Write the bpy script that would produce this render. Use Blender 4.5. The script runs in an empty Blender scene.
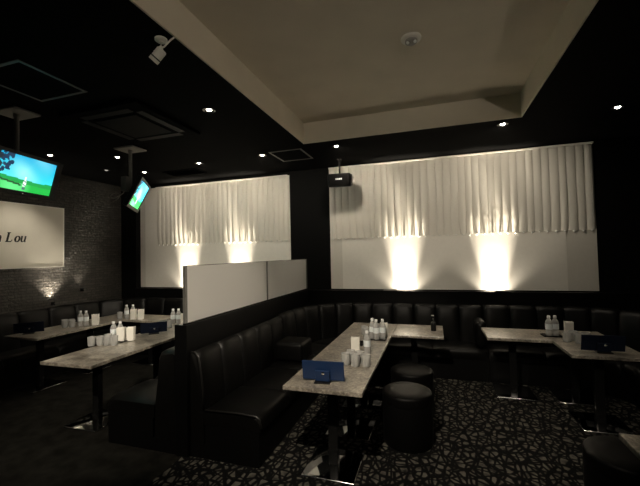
import bpy, bmesh, math, random
from math import sin, cos, pi, radians, sqrt, atan2
from mathutils import Vector, Matrix

random.seed(7)
S = bpy.context.scene
COL = S.collection
S.view_settings.view_transform = 'Standard'
S.view_settings.look = 'None'
S.view_settings.gamma = 1
S.view_settings.exposure = 1.0
S.view_settings.use_curve_mapping = False
S.cycles.use_denoising = True
S.cycles.max_bounces = 10
S.cycles.diffuse_bounces = 5
S.cycles.caustics_reflective = False
S.cycles.caustics_refractive = False
S.cycles.sample_clamp_indirect = 4.0

# ------------------------------------------------------------------ materials
def new_mat(name):
    m = bpy.data.materials.new(name); m.use_nodes = True
    nt = m.node_tree; nt.nodes.clear()
    out = nt.nodes.new('ShaderNodeOutputMaterial')
    b = nt.nodes.new('ShaderNodeBsdfPrincipled')
    nt.links.new(b.outputs[0], out.inputs[0])
    return m, nt, b, out

def nd(nt, t, **kw):
    n = nt.nodes.new(t)
    for k, v in kw.items():
        if hasattr(n, k): setattr(n, k, v)
        else: n.inputs[k].default_value = v
    return n

def rgb(c): return (c[0], c[1], c[2], 1.0)

def plain(name, col, rough=.5, metal=0., spec=.5, coat=0., noise=0., nscale=20., bump=0., bscale=200.):
    m, nt, b, out = new_mat(name)
    b.inputs['Base Color'].default_value = rgb(col)
    b.inputs['Roughness'].default_value = rough
    b.inputs['Metallic'].default_value = metal
    b.inputs['Specular IOR Level'].default_value = spec
    b.inputs['Coat Weight'].default_value = coat
    tc = nd(nt, 'ShaderNodeTexCoord')
    if noise > 0:
        n = nd(nt, 'ShaderNodeTexNoise', Scale=nscale, Detail=4.0)
        nt.links.new(tc.outputs['Object'], n.inputs['Vector'])
        r = nd(nt, 'ShaderNodeMapRange'); r.inputs['From Min'].default_value = .3; r.inputs['From Max'].default_value = .7
        r.inputs['To Min'].default_value = 1 - noise; r.inputs['To Max'].default_value = 1 + noise
        nt.links.new(n.outputs['Fac'], r.inputs['Value'])
        mx = nd(nt, 'ShaderNodeVectorMath', operation='SCALE'); mx.inputs[0].default_value = col
        nt.links.new(r.outputs[0], mx.inputs['Scale']); nt.links.new(mx.outputs[0], b.inputs['Base Color'])
    if bump > 0:
        n = nd(nt, 'ShaderNodeTexNoise', Scale=bscale, Detail=3.0)
        nt.links.new(tc.outputs['Object'], n.inputs['Vector'])
        bp = nd(nt, 'ShaderNodeBump', Strength=bump, Distance=.002)
        nt.links.new(n.outputs['Fac'], bp.inputs['Height']); nt.links.new(bp.outputs[0], b.inputs['Normal'])
    return m

def emit(name, col, s):
    m, nt, b, out = new_mat(name)
    b.inputs['Base Color'].default_value = (0, 0, 0, 1)
    b.inputs['Emission Color'].default_value = rgb(col); b.inputs['Emission Strength'].default_value = s
    return m

M = {}
M['black_paint'] = plain('black ceiling paint', (.0011, .0011, .0011), .85, spec=.03, noise=.2, nscale=6)
M['black_wall'] = plain('black wall paint', (.0025, .0025, .0025), .75, spec=.1)
M['black_gloss'] = plain('black lacquer', (.003, .003, .003), .3, spec=.2)
M['coffer'] = plain('pale plaster', (.72, .66, .55), .8, spec=.15, noise=.05, nscale=3)
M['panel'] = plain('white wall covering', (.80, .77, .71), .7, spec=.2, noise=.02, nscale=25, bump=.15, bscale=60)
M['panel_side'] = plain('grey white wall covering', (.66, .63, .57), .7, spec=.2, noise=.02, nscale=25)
M['leather'] = plain('black leather', (.0025, .0024, .0022), .42, spec=.2, noise=.2, nscale=8, bump=.25, bscale=260)
M['leather_pad'] = plain('matt black leather', (.002, .0019, .0018), .5, spec=.13, noise=.2, nscale=8, bump=.25, bscale=260)
M['leather_b'] = plain('black leather piping', (.012, .0115, .011), .3, spec=.5)
M['sofa_base'] = plain('black vinyl base', (.0025, .0025, .0025), .5, spec=.12)
M['chrome'] = plain('chrome', (.66, .66, .66), .2, metal=1.)
M['mirror'] = plain('polished chrome', (.5, .5, .5), .05, metal=1.)
M['black_metal'] = plain('black metal', (.006, .006, .006), .25, metal=.0, spec=.4)
M['grey_metal'] = plain('grey painted metal', (.30, .29, .27), .5, spec=.4)
M['dark_plastic'] = plain('black plastic', (.005, .005, .0055), .4, spec=.3)
M['navy'] = plain('navy blue board', (.010, .028, .085), .45, spec=.4, noise=.06, nscale=30)
M['navy_dark'] = plain('dark navy card', (.004, .008, .022), .55, spec=.2)
M['white_plastic'] = plain('white plastic', (.82, .80, .74), .45)
M['paper'] = plain('white paper', (.86, .84, .78), .8, spec=.1)
M['cap'] = plain('white bottle cap', (.85, .86, .86), .4)
M['sign_board'] = plain('off white sign board', (.80, .77, .68), .6, spec=.2, noise=.03, nscale=6)
M['ink'] = plain('black lettering', (.012, .011, .010), .5)
M['hatch'] = plain('brushed aluminium trim', (.14, .135, .125), .45, metal=.3)
M['lamp_glow'] = emit('lamp glow', (1., .93, .8), 14)
M['lamp_dim'] = emit('lamp glow dim', (1., .93, .8), .25)
M['bead'] = plain('clear bead', (.85, .84, .8), .1, spec=.9, coat=.5)
M['black_louvre'] = plain('charcoal louvre', (.006, .006, .006), .6, spec=.15)
M['silver'] = plain('silver dot', (.8, .8, .8), .15, metal=1.)

def marble():
    m, nt, b, out = new_mat('grey beige marble')
    tc = nd(nt, 'ShaderNodeTexCoord')
    n1 = nd(nt, 'ShaderNodeTexNoise', Scale=9., Detail=8., Roughness=.65, Distortion=.6)
    n2 = nd(nt, 'ShaderNodeTexNoise', Scale=55., Detail=4., Roughness=.6)
    v = nd(nt, 'ShaderNodeTexVoronoi', feature='DISTANCE_TO_EDGE', Scale=22.)
    ds = nd(nt, 'ShaderNodeVectorMath', operation='ADD')
    sc = nd(nt, 'ShaderNodeVectorMath', operation='SCALE'); sc.inputs['Scale'].default_value = .09
    L = nt.links.new
    geo = nd(nt, 'ShaderNodeNewGeometry')
    L(geo.outputs['Position'], n1.inputs['Vector']); L(geo.outputs['Position'], n2.inputs['Vector'])
    L(n1.outputs['Color'], sc.inputs[0]); L(geo.outputs['Position'], ds.inputs[0]); L(sc.outputs[0], ds.inputs[1]); L(ds.outputs[0], v.inputs['Vector'])
    r1 = nd(nt, 'ShaderNodeValToRGB'); e = r1.color_ramp.elements
    e[0].position = .32; e[0].color = (.085, .072, .058, 1); e[1].position = .68; e[1].color = (.40, .36, .30, 1)
    L(n1.outputs['Fac'], r1.inputs['Fac'])
    r2 = nd(nt, 'ShaderNodeValToRGB'); e = r2.color_ramp.elements
    e[0].position = .0; e[0].color = (.42, .39, .34, 1); e[1].position = .045; e[1].color = (0, 0, 0, 1)
    L(v.outputs['Distance'], r2.inputs['Fac'])
    mx = nd(nt, 'ShaderNodeMix', data_type='RGBA', blend_type='ADD'); mx.inputs[0].default_value = .4
    L(r1.outputs[0], mx.inputs[6]); L(r2.outputs[0], mx.inputs[7])
    r3 = nd(nt, 'ShaderNodeMapRange'); r3.inputs['From Min'].default_value = .3; r3.inputs['From Max'].default_value = .7
    r3.inputs['To Min'].default_value = .35; r3.inputs['To Max'].default_value = 1.5
    L(n2.outputs['Fac'], r3.inputs['Value'])
    mm = nd(nt, 'ShaderNodeVectorMath', operation='SCALE'); L(mx.outputs[2], mm.inputs[0]); L(r3.outputs[0], mm.inputs['Scale'])
    L(mm.outputs[0], b.inputs['Base Color'])
    b.inputs['Roughness'].default_value = .31
    b.inputs['Specular IOR Level'].default_value = .85
    b.inputs['Coat Weight'].default_value = .2; b.inputs['Coat Roughness'].default_value = .28; b.inputs['Coat IOR'].default_value = 1.6
    return m
M['marble'] = marble()

def carpet():
    m, nt, b, out = new_mat('black and stone twig carpet')
    L = nt.links.new
    geo = nd(nt, 'ShaderNodeNewGeometry')
    nz = nd(nt, 'ShaderNodeTexNoise', Scale=5., Detail=2.)
    L(geo.outputs['Position'], nz.inputs['Vector'])
    sc = nd(nt, 'ShaderNodeVectorMath', operation='SCALE'); sc.inputs['Scale'].default_value = .05
    L(nz.outputs['Color'], sc.inputs[0])
    ad = nd(nt, 'ShaderNodeVectorMath', operation='ADD'); L(geo.outputs['Position'], ad.inputs[0]); L(sc.outputs[0], ad.inputs[1])
    vals = []
    for (rz, sx, sy, scl, th) in ((.5, 1.0, .55, 18., .12), (-.7, .5, 1., 14., .085), (1.3, 1., .45, 8., .06)):
        mp = nd(nt, 'ShaderNodeMapping'); mp.inputs['Rotation'].default_value = (0, 0, rz); mp.inputs['Scale'].default_value = (sx, sy, 0)
        L(ad.outputs[0], mp.inputs['Vector'])
        v = nd(nt, 'ShaderNodeTexVoronoi', feature='DISTANCE_TO_EDGE', voronoi_dimensions='2D', Scale=scl)
        L(mp.outputs[0], v.inputs['Vector'])
        r = nd(nt, 'ShaderNodeMapRange'); r.inputs['From Min'].default_value = th * .8; r.inputs['From Max'].default_value = th * 1.5
        L(v.outputs['Distance'], r.inputs['Value']); vals.append(r)
    mu0 = nd(nt, 'ShaderNodeMath', operation='MULTIPLY'); L(vals[0].outputs[0], mu0.inputs[0]); L(vals[1].outputs[0], mu0.inputs[1])
    mu = nd(nt, 'ShaderNodeMath', operation='MULTIPLY'); L(mu0.outputs[0], mu.inputs[0]); L(vals[2].outputs[0], mu.inputs[1])
    n2 = nd(nt, 'ShaderNodeTexNoise', Scale=16., Detail=3.); L(geo.outputs['Position'], n2.inputs['Vector'])
    r3 = nd(nt, 'ShaderNodeMapRange'); r3.inputs['From Min'].default_value = .3; r3.inputs['From Max'].default_value = .7
    r3.inputs['To Min'].default_value = .1; r3.inputs['To Max'].default_value = 1.5
    L(n2.outputs['Fac'], r3.inputs['Value'])
    m2 = nd(nt, 'ShaderNodeMath', operation='MULTIPLY'); L(mu.outputs[0], m2.inputs[0]); L(r3.outputs[0], m2.inputs[1])
    mx = nd(nt, 'ShaderNodeMix', data_type='RGBA'); mx.inputs[6].default_value = (.004, .004, .004, 1); mx.inputs[7].default_value = (.088, .082, .070, 1)
    L(m2.outputs[0], mx.inputs[0])
    L(mx.outputs[2], b.inputs['Base Color'])
    b.inputs['Roughness'].default_value = .95; b.inputs['Specular IOR Level'].default_value = .05
    fz = nd(nt, 'ShaderNodeTexNoise', Scale=350., Detail=2.); L(geo.outputs['Position'], fz.inputs['Vector'])
    bp = nd(nt, 'ShaderNodeBump', Strength=.4, Distance=.004); L(fz.outputs['Fac'], bp.inputs['Height']); L(bp.outputs[0], b.inputs['Normal'])
    return m
M['carpet'] = carpet()
M['carpet_plain'] = plain('plain charcoal carpet', (.010, .0096, .0082), .95, spec=.03, noise=.45, nscale=9, bump=.4, bscale=300)

def brick():
    m, nt, b, out = new_mat('dark split stone brick')
    L = nt.links.new
    geo = nd(nt, 'ShaderNodeNewGeometry')
    sp = nd(nt, 'ShaderNodeSeparateXYZ'); L(geo.outputs['Position'], sp.inputs[0])
    cb = nd(nt, 'ShaderNodeCombineXYZ'); L(sp.outputs['Y'], cb.inputs['X']); L(sp.outputs['Z'], cb.inputs['Y'])
    bt = nd(nt, 'ShaderNodeTexBrick', Scale=1.0)
    bt.inputs['Brick Width'].default_value = .15; bt.inputs['Row Height'].default_value = .040; bt.inputs['Mortar Size'].default_value = .005
    bt.inputs['Color1'].default_value = (.055, .05, .044, 1); bt.inputs['Color2'].default_value = (.026, .024, .021, 1); bt.inputs['Mortar'].default_value = (.006, .0055, .005, 1)
    bt.inputs['Bias'].default_value = .0
    L(cb.outputs[0], bt.inputs['Vector'])
    n = nd(nt, 'ShaderNodeTexNoise', Scale=30., Detail=5.); L(geo.outputs['Position'], n.inputs['Vector'])
    r3 = nd(nt, 'ShaderNodeMapRange'); r3.inputs['From Min'].default_value = .3; r3.inputs['From Max'].default_value = .7
    r3.inputs['To Min'].default_value = .55; r3.inputs['To Max'].default_value = 1.45
    L(n.outputs['Fac'], r3.inputs['Value'])
    mm = nd(nt, 'ShaderNodeVectorMath', operation='SCALE'); L(bt.outputs['Color'], mm.inputs[0]); L(r3.outputs[0], mm.inputs['Scale'])
    L(mm.outputs[0], b.inputs['Base Color'])
    b.inputs['Roughness'].default_value = .38
    inv = nd(nt, 'ShaderNodeMath', operation='SUBTRACT'); L(n.outputs['Fac'], inv.inputs[0]); L(bt.outputs['Fac'], inv.inputs[1])
    bp = nd(nt, 'ShaderNodeBump', Strength=.9, Distance=.013); L(inv.outputs[0], bp.inputs['Height']); L(bp.outputs[0], b.inputs['Normal'])
    return m
M['brick'] = brick()

def curtain_mat():
    m, nt, b, out = new_mat('pale gathered voile')
    b.inputs['Base Color'].default_value = (.74, .71, .645, 1); b.inputs['Roughness'].default_value = .7; b.inputs['Specular IOR Level'].default_value = .25
    tr = nd(nt, 'ShaderNodeBsdfTranslucent'); tr.inputs[0].default_value = (.7, .67, .6, 1)
    mx = nd(nt, 'ShaderNodeMixShader'); mx.inputs[0].default_value = .12
    nt.links.new(b.outputs[0], mx.inputs[1]); nt.links.new(tr.outputs[0], mx.inputs[2]); nt.links.new(mx.outputs[0], out.inputs[0])
    geo = nd(nt, 'ShaderNodeNewGeometry')
    n = nd(nt, 'ShaderNodeTexNoise', Scale=40., Detail=4.)
    mp = nd(nt, 'ShaderNodeMapping'); mp.inputs['Scale'].default_value = (1, 1, .35)
    nt.links.new(geo.outputs['Position'], mp.inputs['Vector']); nt.links.new(mp.outputs[0], n.inputs['Vector'])
    bp = nd(nt, 'ShaderNodeBump', Strength=.35, Distance=.008); nt.links.new(n.outputs['Fac'], bp.inputs['Height']); nt.links.new(bp.outputs[0], b.inputs['Normal'])
    return m
M['curtain'] = curtain_mat()

def frosted():
    m, nt, b, out = new_mat('frosted glass')
    b.inputs['Base Color'].default_value = (.93, .92, .90, 1)
    b.inputs['Roughness'].default_value = .5; b.inputs['IOR'].default_value = 1.45
    b.inputs['Transmission Weight'].default_value = 1.
    d = nd(nt, 'ShaderNodeBsdfPrincipled'); d.inputs['Base Color'].default_value = (.78, .76, .74, 1); d.inputs['Roughness'].default_value = .5
    t = nd(nt, 'ShaderNodeBsdfTranslucent'); t.inputs[0].default_value = (.85, .83, .8, 1)
    m1 = nd(nt, 'ShaderNodeMixShader'); m1.inputs[0].default_value = .4
    nt.links.new(d.outputs[0], m1.inputs[1]); nt.links.new(t.outputs[0], m1.inputs[2])
    m2 = nd(nt, 'ShaderNodeMixShader'); m2.inputs[0].default_value = .65
    nt.links.new(b.outputs[0], m2.inputs[1]); nt.links.new(m1.outputs[0], m2.inputs[2]); nt.links.new(m2.outputs[0], out.inputs[0])
    return m
M['frosted'] = frosted()

def clear(name, tint, rough=.03, ior=1.45, white=.0):
    m, nt, b, out = new_mat(name)
    b.inputs['Base Color'].default_value = rgb(tint); b.inputs['Roughness'].default_value = rough
    b.inputs['IOR'].default_value = ior; b.inputs['Transmission Weight'].default_value = 1.
    if white > 0:
        d = nd(nt, 'ShaderNodeBsdfDiffuse'); d.inputs[0].default_value = (.95, .95, .93, 1)
        mx = nd(nt, 'ShaderNodeMixShader'); mx.inputs[0].default_value = white
        nt.links.new(b.outputs[0], mx.inputs[1]); nt.links.new(d.outputs[0], mx.inputs[2]); nt.links.new(mx.outputs[0], out.inputs[0])
    return m
M['glass'] = clear('tumbler glass', (.97, .98, .97), .02, 1.45, .30)
M['pet'] = clear('clear bottle plastic', (.93, .97, .98), .05, 1.33, .34)
M['label'] = plain('pale blue bottle label', (.78, .83, .85), .5, noise=.10, nscale=90)

def screen_mat(gain):
    m, nt, b, out = new_mat('television picture')
    at = nd(nt, 'ShaderNodeVertexColor', layer_name='picture')
    b.inputs['Base Color'].default_value = (.0, .0, .0, 1); b.inputs['Roughness'].default_value = .3
    nt.links.new(at.outputs['Color'], b.inputs['Emission Color']); b.inputs['Emission Strength'].default_value = gain
    return m
M['screen'] = screen_mat(1.0)
M['screen_bright'] = screen_mat(3.2)

# ------------------------------------------------------------------ geometry helpers
def link(name, bm, m, parent=None, smooth=False, angle=None):
    me = bpy.data.meshes.new(name)
    bmesh.ops.recalc_face_normals(bm, faces=bm.faces[:])
    bm.to_mesh(me); bm.free()
    mats = m if isinstance(m, (list, tuple)) else [m]
    for k in mats: me.materials.append(M[k])
    if smooth:
        for p in me.polygons: p.use_smooth = True
        if angle:
            me.set_sharp_from_angle(angle=radians(angle))
    o = bpy.data.objects.new(name, me); COL.objects.link(o)
    if parent: o.parent = parent
    return o

def thing(name, label, cat, loc=(0, 0, 0), rz=0., group=None):
    o = bpy.data.objects.new(name, None); COL.objects.link(o)
    o.empty_display_size = .1
    o.location = loc; o.rotation_euler = (0, 0, rz)
    o['label'] = label; o['category'] = cat
    if group: o['group'] = group
    return o

def tag(o, label, cat, group=None):
    o['label'] = label; o['category'] = cat
    if group: o['group'] = group
    return o

def struct(o, label=None):
    o['kind'] = 'structure'
    if label: o['label'] = label
    return o

def kids(o):
    return [c for c in bpy.data.objects if c.parent == o]

def dup(root, loc, rz=0., label=None, group=None):
    r = root.copy(); COL.objects.link(r); r.location = loc; r.rotation_euler = (0, 0, rz)
    if label: r['label'] = label
    if group: r['group'] = group
    for ch in kids(root):
        c = ch.copy(); COL.objects.link(c); c.parent = r
        for g in kids(ch):
            d = g.copy(); COL.objects.link(d); d.parent = c
    return r

def box(bm, a, b, bev=0., seg=2, mat=0, rot=None):
    """axis box a..b (optionally bevelled), appended to bm; rot = Matrix applied about the box centre"""
    t = bmesh.new()
    c = [(a[i] + b[i]) / 2 for i in range(3)]; s = [abs(b[i] - a[i]) for i in range(3)]
    bmesh.ops.create_cube(t, size=1, matrix=Matrix.Diagonal((s[0], s[1], s[2], 1)))
    if bev > 0:
        bmesh.ops.bevel(t, geom=t.edges[:], offset=min(bev, min(s) * .49), segments=seg, profile=.5, affect='EDGES')
    mt = Matrix.Translation(c)
    if rot: mt = mt @ rot.to_4x4()
    t.transform(mt)
    merge(bm, t, mat)

def merge(bm, t, mat=0):
    vm = {v: bm.verts.new(v.co) for v in t.verts}
    for f in t.faces:
        try:
            nf = bm.faces.new([vm[v] for v in f.verts]); nf.material_index = mat or f.material_index; nf.smooth = f.smooth
        except ValueError: pass
    t.free()

def lathe(bm, prof, seg=24, c=(0, 0, 0), mat=0, caps=True, rot=None):
    t = bmesh.new(); rings = []
    for r, z in prof:
        if r < 1e-6: rings.append([t.verts.new((0, 0, z))])
        else: rings.append([t.verts.new((r * cos(2 * pi * k / seg), r * sin(2 * pi * k / seg), z)) for k in range(seg)])
    for A, B in zip(rings, rings[1:]):
        for k in range(seg):
            k2 = (k + 1) % seg
            if len(A) == 1 and len(B) == 1: continue
            if len(A) == 1: t.faces.new((A[0], B[k], B[k2]))
            elif len(B) == 1: t.faces.new((A[k], A[k2], B[0]))
            else: t.faces.new((A[k], A[k2], B[k2], B[k]))
    if caps:
        for R in (rings[0], rings[-1]):
            if len(R) > 2: t.faces.new(R)
    mt = Matrix.Translation(c)
    if rot: mt = mt @ rot.to_4x4()
    t.transform(mt); merge(bm, t, mat)

def tube(bm, pts, r, seg=10, mat=0):
    pts = [Vector(p) for p in pts]; t = bmesh.new(); rings = []
    up = Vector((0, 0, 1))
    for i, p in enumerate(pts):
        d = (pts[min(i + 1, len(pts) - 1)] - pts[max(i - 1, 0)]).normalized()
        a = d.cross(up)
        if a.length < 1e-3: a = d.cross(Vector((1, 0, 0)))
        a.normalize(); b = d.cross(a).normalized()
        rr = r[i] if isinstance(r, (list, tuple)) else r
        rings.append([t.verts.new(p + a * rr * cos(2 * pi * k / seg) + b * rr * sin(2 * pi * k / seg)) for k in range(seg)])
    for A, B in zip(rings, rings[1:]):
        for k in range(seg): t.faces.new((A[k], A[(k + 1) % seg], B[(k + 1) % seg], B[k]))
    t.faces.new(rings[0]); t.faces.new(rings[-1]); merge(bm, t, mat)

def B(name, m, parent, *boxes, bev=0., seg=2, smooth=False):
    bm = bmesh.new()
    for a, b in boxes: box(bm, a, b, bev, seg)
    return link(name, bm, m, parent, smooth, 40 if smooth else None)

def aim(o, d):
    o.rotation_euler = Vector(d).to_track_quat('-Z', 'Y').to_euler()

def spot(name, loc, d, power, angle, blend=.6, col=(1, .87, .68), r=.03, parent=None):
    l = bpy.data.lights.new(name, 'SPOT'); l.energy = power; l.spot_size = radians(angle); l.spot_blend = blend
    l.color = col; l.shadow_soft_size = r
    o = bpy.data.objects.new(name, l); COL.objects.link(o); o.location = loc; aim(o, d)
    if parent: o.parent = parent
    return o

# ------------------------------------------------------------------ camera (solved from the photo's vanishing points)
F, YAW, PIT, ROLL, CH = 354.642, .31, .032, -.022, 1.5
fw = Vector((-sin(YAW) * cos(PIT), cos(YAW) * cos(PIT), sin(PIT)))
rt = Vector((cos(YAW), sin(YAW), 0)); up = rt.cross(fw)
rt2 = rt * cos(ROLL) + up * sin(ROLL); up2 = -rt * sin(ROLL) + up * cos(ROLL)
cam = bpy.data.cameras.new('camera'); cam.sensor_fit = 'HORIZONTAL'; cam.sensor_width = 36; cam.lens = F / 640 * 36
cam.clip_start = .02
co = bpy.data.objects.new('camera', cam); COL.objects.link(co)
mw = Matrix(((rt2.x, up2.x, -fw.x, 0), (rt2.y, up2.y, -fw.y, 0), (rt2.z, up2.z, -fw.z, CH), (0, 0, 0, 1)))
co.matrix_world = mw
S.camera = co

# ------------------------------------------------------------------ room shell
ZC, D = 2.809, 5.116
XL, XR, YF = -5.385, 2.45, -3.2
CX0, CX1, CY0, CY1, CZ = -1.427, .867, -1.6, 3.9, 3.047
PX = -1.855                                        # room divider axis
struct(B('floor', 'carpet', None, ((PX, YF, -.05), (XR, D, 0))))
struct(B('floor', 'carpet_plain', None, ((XL, YF, -.05), (PX, D, 0))))
struct(B('ceiling', 'black_paint', None,
         ((XL, YF, ZC), (CX0, D, ZC + .3)), ((CX1, YF, ZC), (XR, D, ZC + .3)),
         ((CX0, YF, ZC), (CX1, CY0, ZC + .3)), ((CX0, CY1, ZC), (CX1, D, ZC + .3))))
bm = bmesh.new()
t = .012
box(bm, (CX0, CY0, CZ), (CX1, CY1, CZ + .03))
box(bm, (CX0, CY0, ZC - .004), (CX0 + t, CY1, CZ)); box(bm, (CX1 - t, CY0, ZC - .004), (CX1, CY1, CZ))
box(bm, (CX0, CY1 - t, ZC - .004), (CX1, CY1, CZ)); box(bm, (CX0, CY0, ZC - .004), (CX1, CY0 + t, CZ))
struct(link('ceiling_recess', bm, 'coffer'), 'pale rectangular recess in the black ceiling')
struct(B('wall_back', 'black_wall', None, ((XL - .15, D, 0), (XR + .15, D + .15, ZC))))
struct(B('wall_left', 'brick', None, ((XL - .15, YF, 0), (XL, D, ZC))))
struct(B('wall_right', 'black_wall', None, ((XR, YF, 0), (XR + .15, D, ZC))))
struct(B('wall_front', 'black_wall', None, ((XL - .15, YF - .15, 0), (XR + .15, YF, ZC))))
struct(B('trim_1', 'black_wall', None, ((XL, D - .10, 0), (-5.05, D, ZC))), 'black corner casing beside the brick wall')
LY = 4.985
struct(B('trim_2', 'black_gloss', None, ((-5.05, LY, 0), (-1.93, LY + .03, .975)), ((-5.05, LY + .03, 0), (-1.93, D, .45))), 'black ledge below the left white panel')
struct(B('trim_3', 'black_gloss', None, ((-1.80, LY, 0), (XR, LY + .03, .975)), ((-1.80, LY + .03, 0), (XR, D, .45))), 'black ledge below the right white panel')

# white wall panels
def wall_panel(label, x0, x1, z0, z1, seams):
    w = thing('wall_panel', label, 'wall panel', ((x0 + x1) / 2, D, z0), 0, 'white wall panels behind the sofas')
    cx = (x0 + x1) / 2
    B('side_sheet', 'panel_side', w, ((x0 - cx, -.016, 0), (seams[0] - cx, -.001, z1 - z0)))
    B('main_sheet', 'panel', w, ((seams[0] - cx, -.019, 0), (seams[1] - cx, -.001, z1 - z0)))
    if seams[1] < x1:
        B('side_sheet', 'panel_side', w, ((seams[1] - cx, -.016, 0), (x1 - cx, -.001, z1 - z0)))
    return w
wall_panel('smaller white wall panel behind the frosted glass divider, nearer the brick wall', -5.03, -2.115, .985, 2.747, (-4.92, -2.115))
wall_panel('larger white wall panel behind the sofa on the right of the black pillar', -1.47, 1.88, .985, 2.789, (-1.29, 1.56))

# pleated curtains with a bead hem
def curtain(label, x0, x1, z0, z1, n, group):
    c = thing('pleated_curtain', label, 'curtain', ((x0 + x1) / 2, D - .0205, z0), 0, group)
    cx = (x0 + x1) / 2; rnd = random.Random(n)
    per = []; x = x0
    w0 = (x1 - x0) / n
    ws = [w0 * rnd.uniform(.86, 1.14) for _ in range(n)]
    k = (x1 - x0) / sum(ws); ws = [w * k for w in ws]
    amp = [rnd.uniform(.024, .031) for _ in range(n)]
    bend = [rnd.uniform(-.014, .014) for _ in range(n + 1)]; bend[0] = bend[-1] = 0
    edges = [x0]
    for w in ws: edges.append(edges[-1] + w)
    bm = bmesh.new(); nz = 22; sub = 12; cols = []
    for i in range(n):
        for j in range(sub + (1 if i == n - 1 else 0)):
            u = j / sub; col = []
            for q in range(nz + 1):
                v = q / nz                         # 0 bottom .. 1 top
                lo = max(0, 1 - v / .2)            # bending near the hem
                xx = edges[i] + ws[i] * u + (bend[i] * (1 - u) + bend[i + 1] * u) * lo ** 2
                a = amp[i] * (1 - .35 * lo) * (.85 + .15 * sin(v * 5 + i))
                yy = -a * max(0, sin(pi * u)) ** .36 * (1 - .35 * max(0, (v - .93) / .07))
                zz = z0 + (z1 - z0) * v - (.012 * sin(pi * u) * (1 - v) ** 6)
                col.append(bm.verts.new((xx - cx, yy, zz - z0)))
            cols.append(col)
    for A, Bc in zip(cols, cols[1:]):
        for q in range(nz): bm.faces.new((A[q], Bc[q], Bc[q + 1], A[q + 1]))
    link('cloth', bm, 'curtain', c, True)
    B('heading_band', 'panel', c, ((x0 - cx, -.055, z1 - z0 - .022), (x1 - cx, -.045, z1 - z0)), bev=.002)
    bb = bmesh.new(); bmesh.ops.create_icosphere(bb, subdivisions=2, radius=.012)
    b0 = link('bead', bb, 'bead', c, True)
    for i in range(n):
        o = b0 if i == 0 else b0.copy()
        if i: COL.objects.link(o); o.parent = c
        o.location = ((edges[i] + ws[i] * .5) - cx + (bend[i] + bend[i + 1]) * .5, -amp[i] * .70, -.012 + rnd.uniform(-.004, .004))
    return c
curtain('narrower pleated pale curtain on the wall panel nearer the brick wall', -4.64, -2.125, 1.735, 2.745, 28, 'pleated curtains across the white wall panels')
curtain('wider pleated pale curtain with beaded hem on the right wall panel', -1.46, 1.87, 1.735, 2.787, 36, 'pleated curtains across the white wall panels')

# ------------------------------------------------------------------ lamps
def uplight(x, y, z, d, power, label, ang=31, spill=0):
    o = thing('uplight', label, 'lamp', (x, y, z), 0, 'small floor uplights washing the walls')
    bm = bmesh.new(); lathe(bm, [(.030, 0), (.030, .012), (.022, .016), (.024, .045), (.020, .045), (.017, .036), (0, .036)], 20)
    link('housing', bm, 'black_metal', o, True, 40)
    bm = bmesh.new(); lathe(bm, [(.0165, .0365), (0, .0385)], 20, caps=False)
    link('bulb', bm, 'lamp_glow', o)
    s = spot('uplight_beam', (0, 0, .052), d, power, ang, 1., (1, .88, .70), .03, o)
    if spill: spot('uplight_spill', (0, 0, .40), (0, .05, 1), spill, 120, .6, (1, .88, .70), .03, o)
    return o
UP = 900.0
uplight(-.40, 5.052, .4505, (0, .012, 1), UP, 'ledge uplight under the left bright spot of the right white panel', spill=16)
uplight(.74, 5.052, .4505, (0, .012, 1), UP, 'ledge uplight under the right bright spot of the right white panel', spill=16)
uplight(-3.00, 5.052, .4505, (0, .012, 1), UP, 'ledge uplight behind the frosted glass divider', spill=16)
uplight(-4.00, 5.052, .4505, (0, .012, 1), UP, 'ledge uplight nearest the brick wall on the left white panel', spill=16)

# ------------------------------------------------------------------ sofas (profiles swept along a path)
class Path:
    def __init__(s, pts):
        s.p = [Vector((a, b)) for a, b in pts]; s.c = [0]
        for a, b in zip(s.p, s.p[1:]): s.c.append(s.c[-1] + (b - a).length)
        s.L = s.c[-1]
        s.n = []                                   # smooth vertex normals, to the right of travel
        for i in range(len(s.p)):
            d = (s.p[min(i + 1, len(s.p) - 1)] - s.p[max(i - 1, 0)]).normalized()
            s.n.append(Vector((d.y, -d.x)))
    def at(s, t):
        t = max(0, min(s.L, t)); i = 0
        while i < len(s.c) - 2 and s.c[i + 1] < t: i += 1
        k = (t - s.c[i]) / max(1e-9, s.c[i + 1] - s.c[i])
        return s.p[i].lerp(s.p[i + 1], k), s.n[i].lerp(s.n[i + 1], k).normalized()

def sweep(path, t0, t1, prof, steps, depthf=None, puff=0., org=(0, 0), pinch=.006):
    """closed (d,z,puffweight) profile swept from t0 to t1; puffs the middle like an upholstered channel"""
    bm = bmesh.new(); rings = []
    ts = [0, .015, .05, .12] + [.12 + .76 * i / steps for i in range(1, steps)] + [.88, .95, .985, 1]
    for u in ts:
        p, n = path.at(t0 + (t1 - t0) * u)
        e = 1 - abs(2 * u - 1) ** 6
        k = depthf(t0 + (t1 - t0) * u) if depthf else 1.
        ring = []
        for d, z, w in prof:
            off = w * (puff * e - pinch * (1 - e) * 3)
            dd = d * k if w < 2 else d
            ring.append(bm.verts.new((p.x + n.x * (dd + off) - org[0], p.y + n.y * (dd + off) - org[1], z + off * .8 if w and z > .3 else z)))
        rings.append(ring)
    m = len(prof)
    for A, Bq in zip(rings, rings[1:]):
        for k in range(m): bm.faces.new((A[k], A[(k + 1) % m], Bq[(k + 1) % m], Bq[k]))
    bm.faces.new(rings[0]); bm.faces.new(rings[-1])
    return bm

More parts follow.
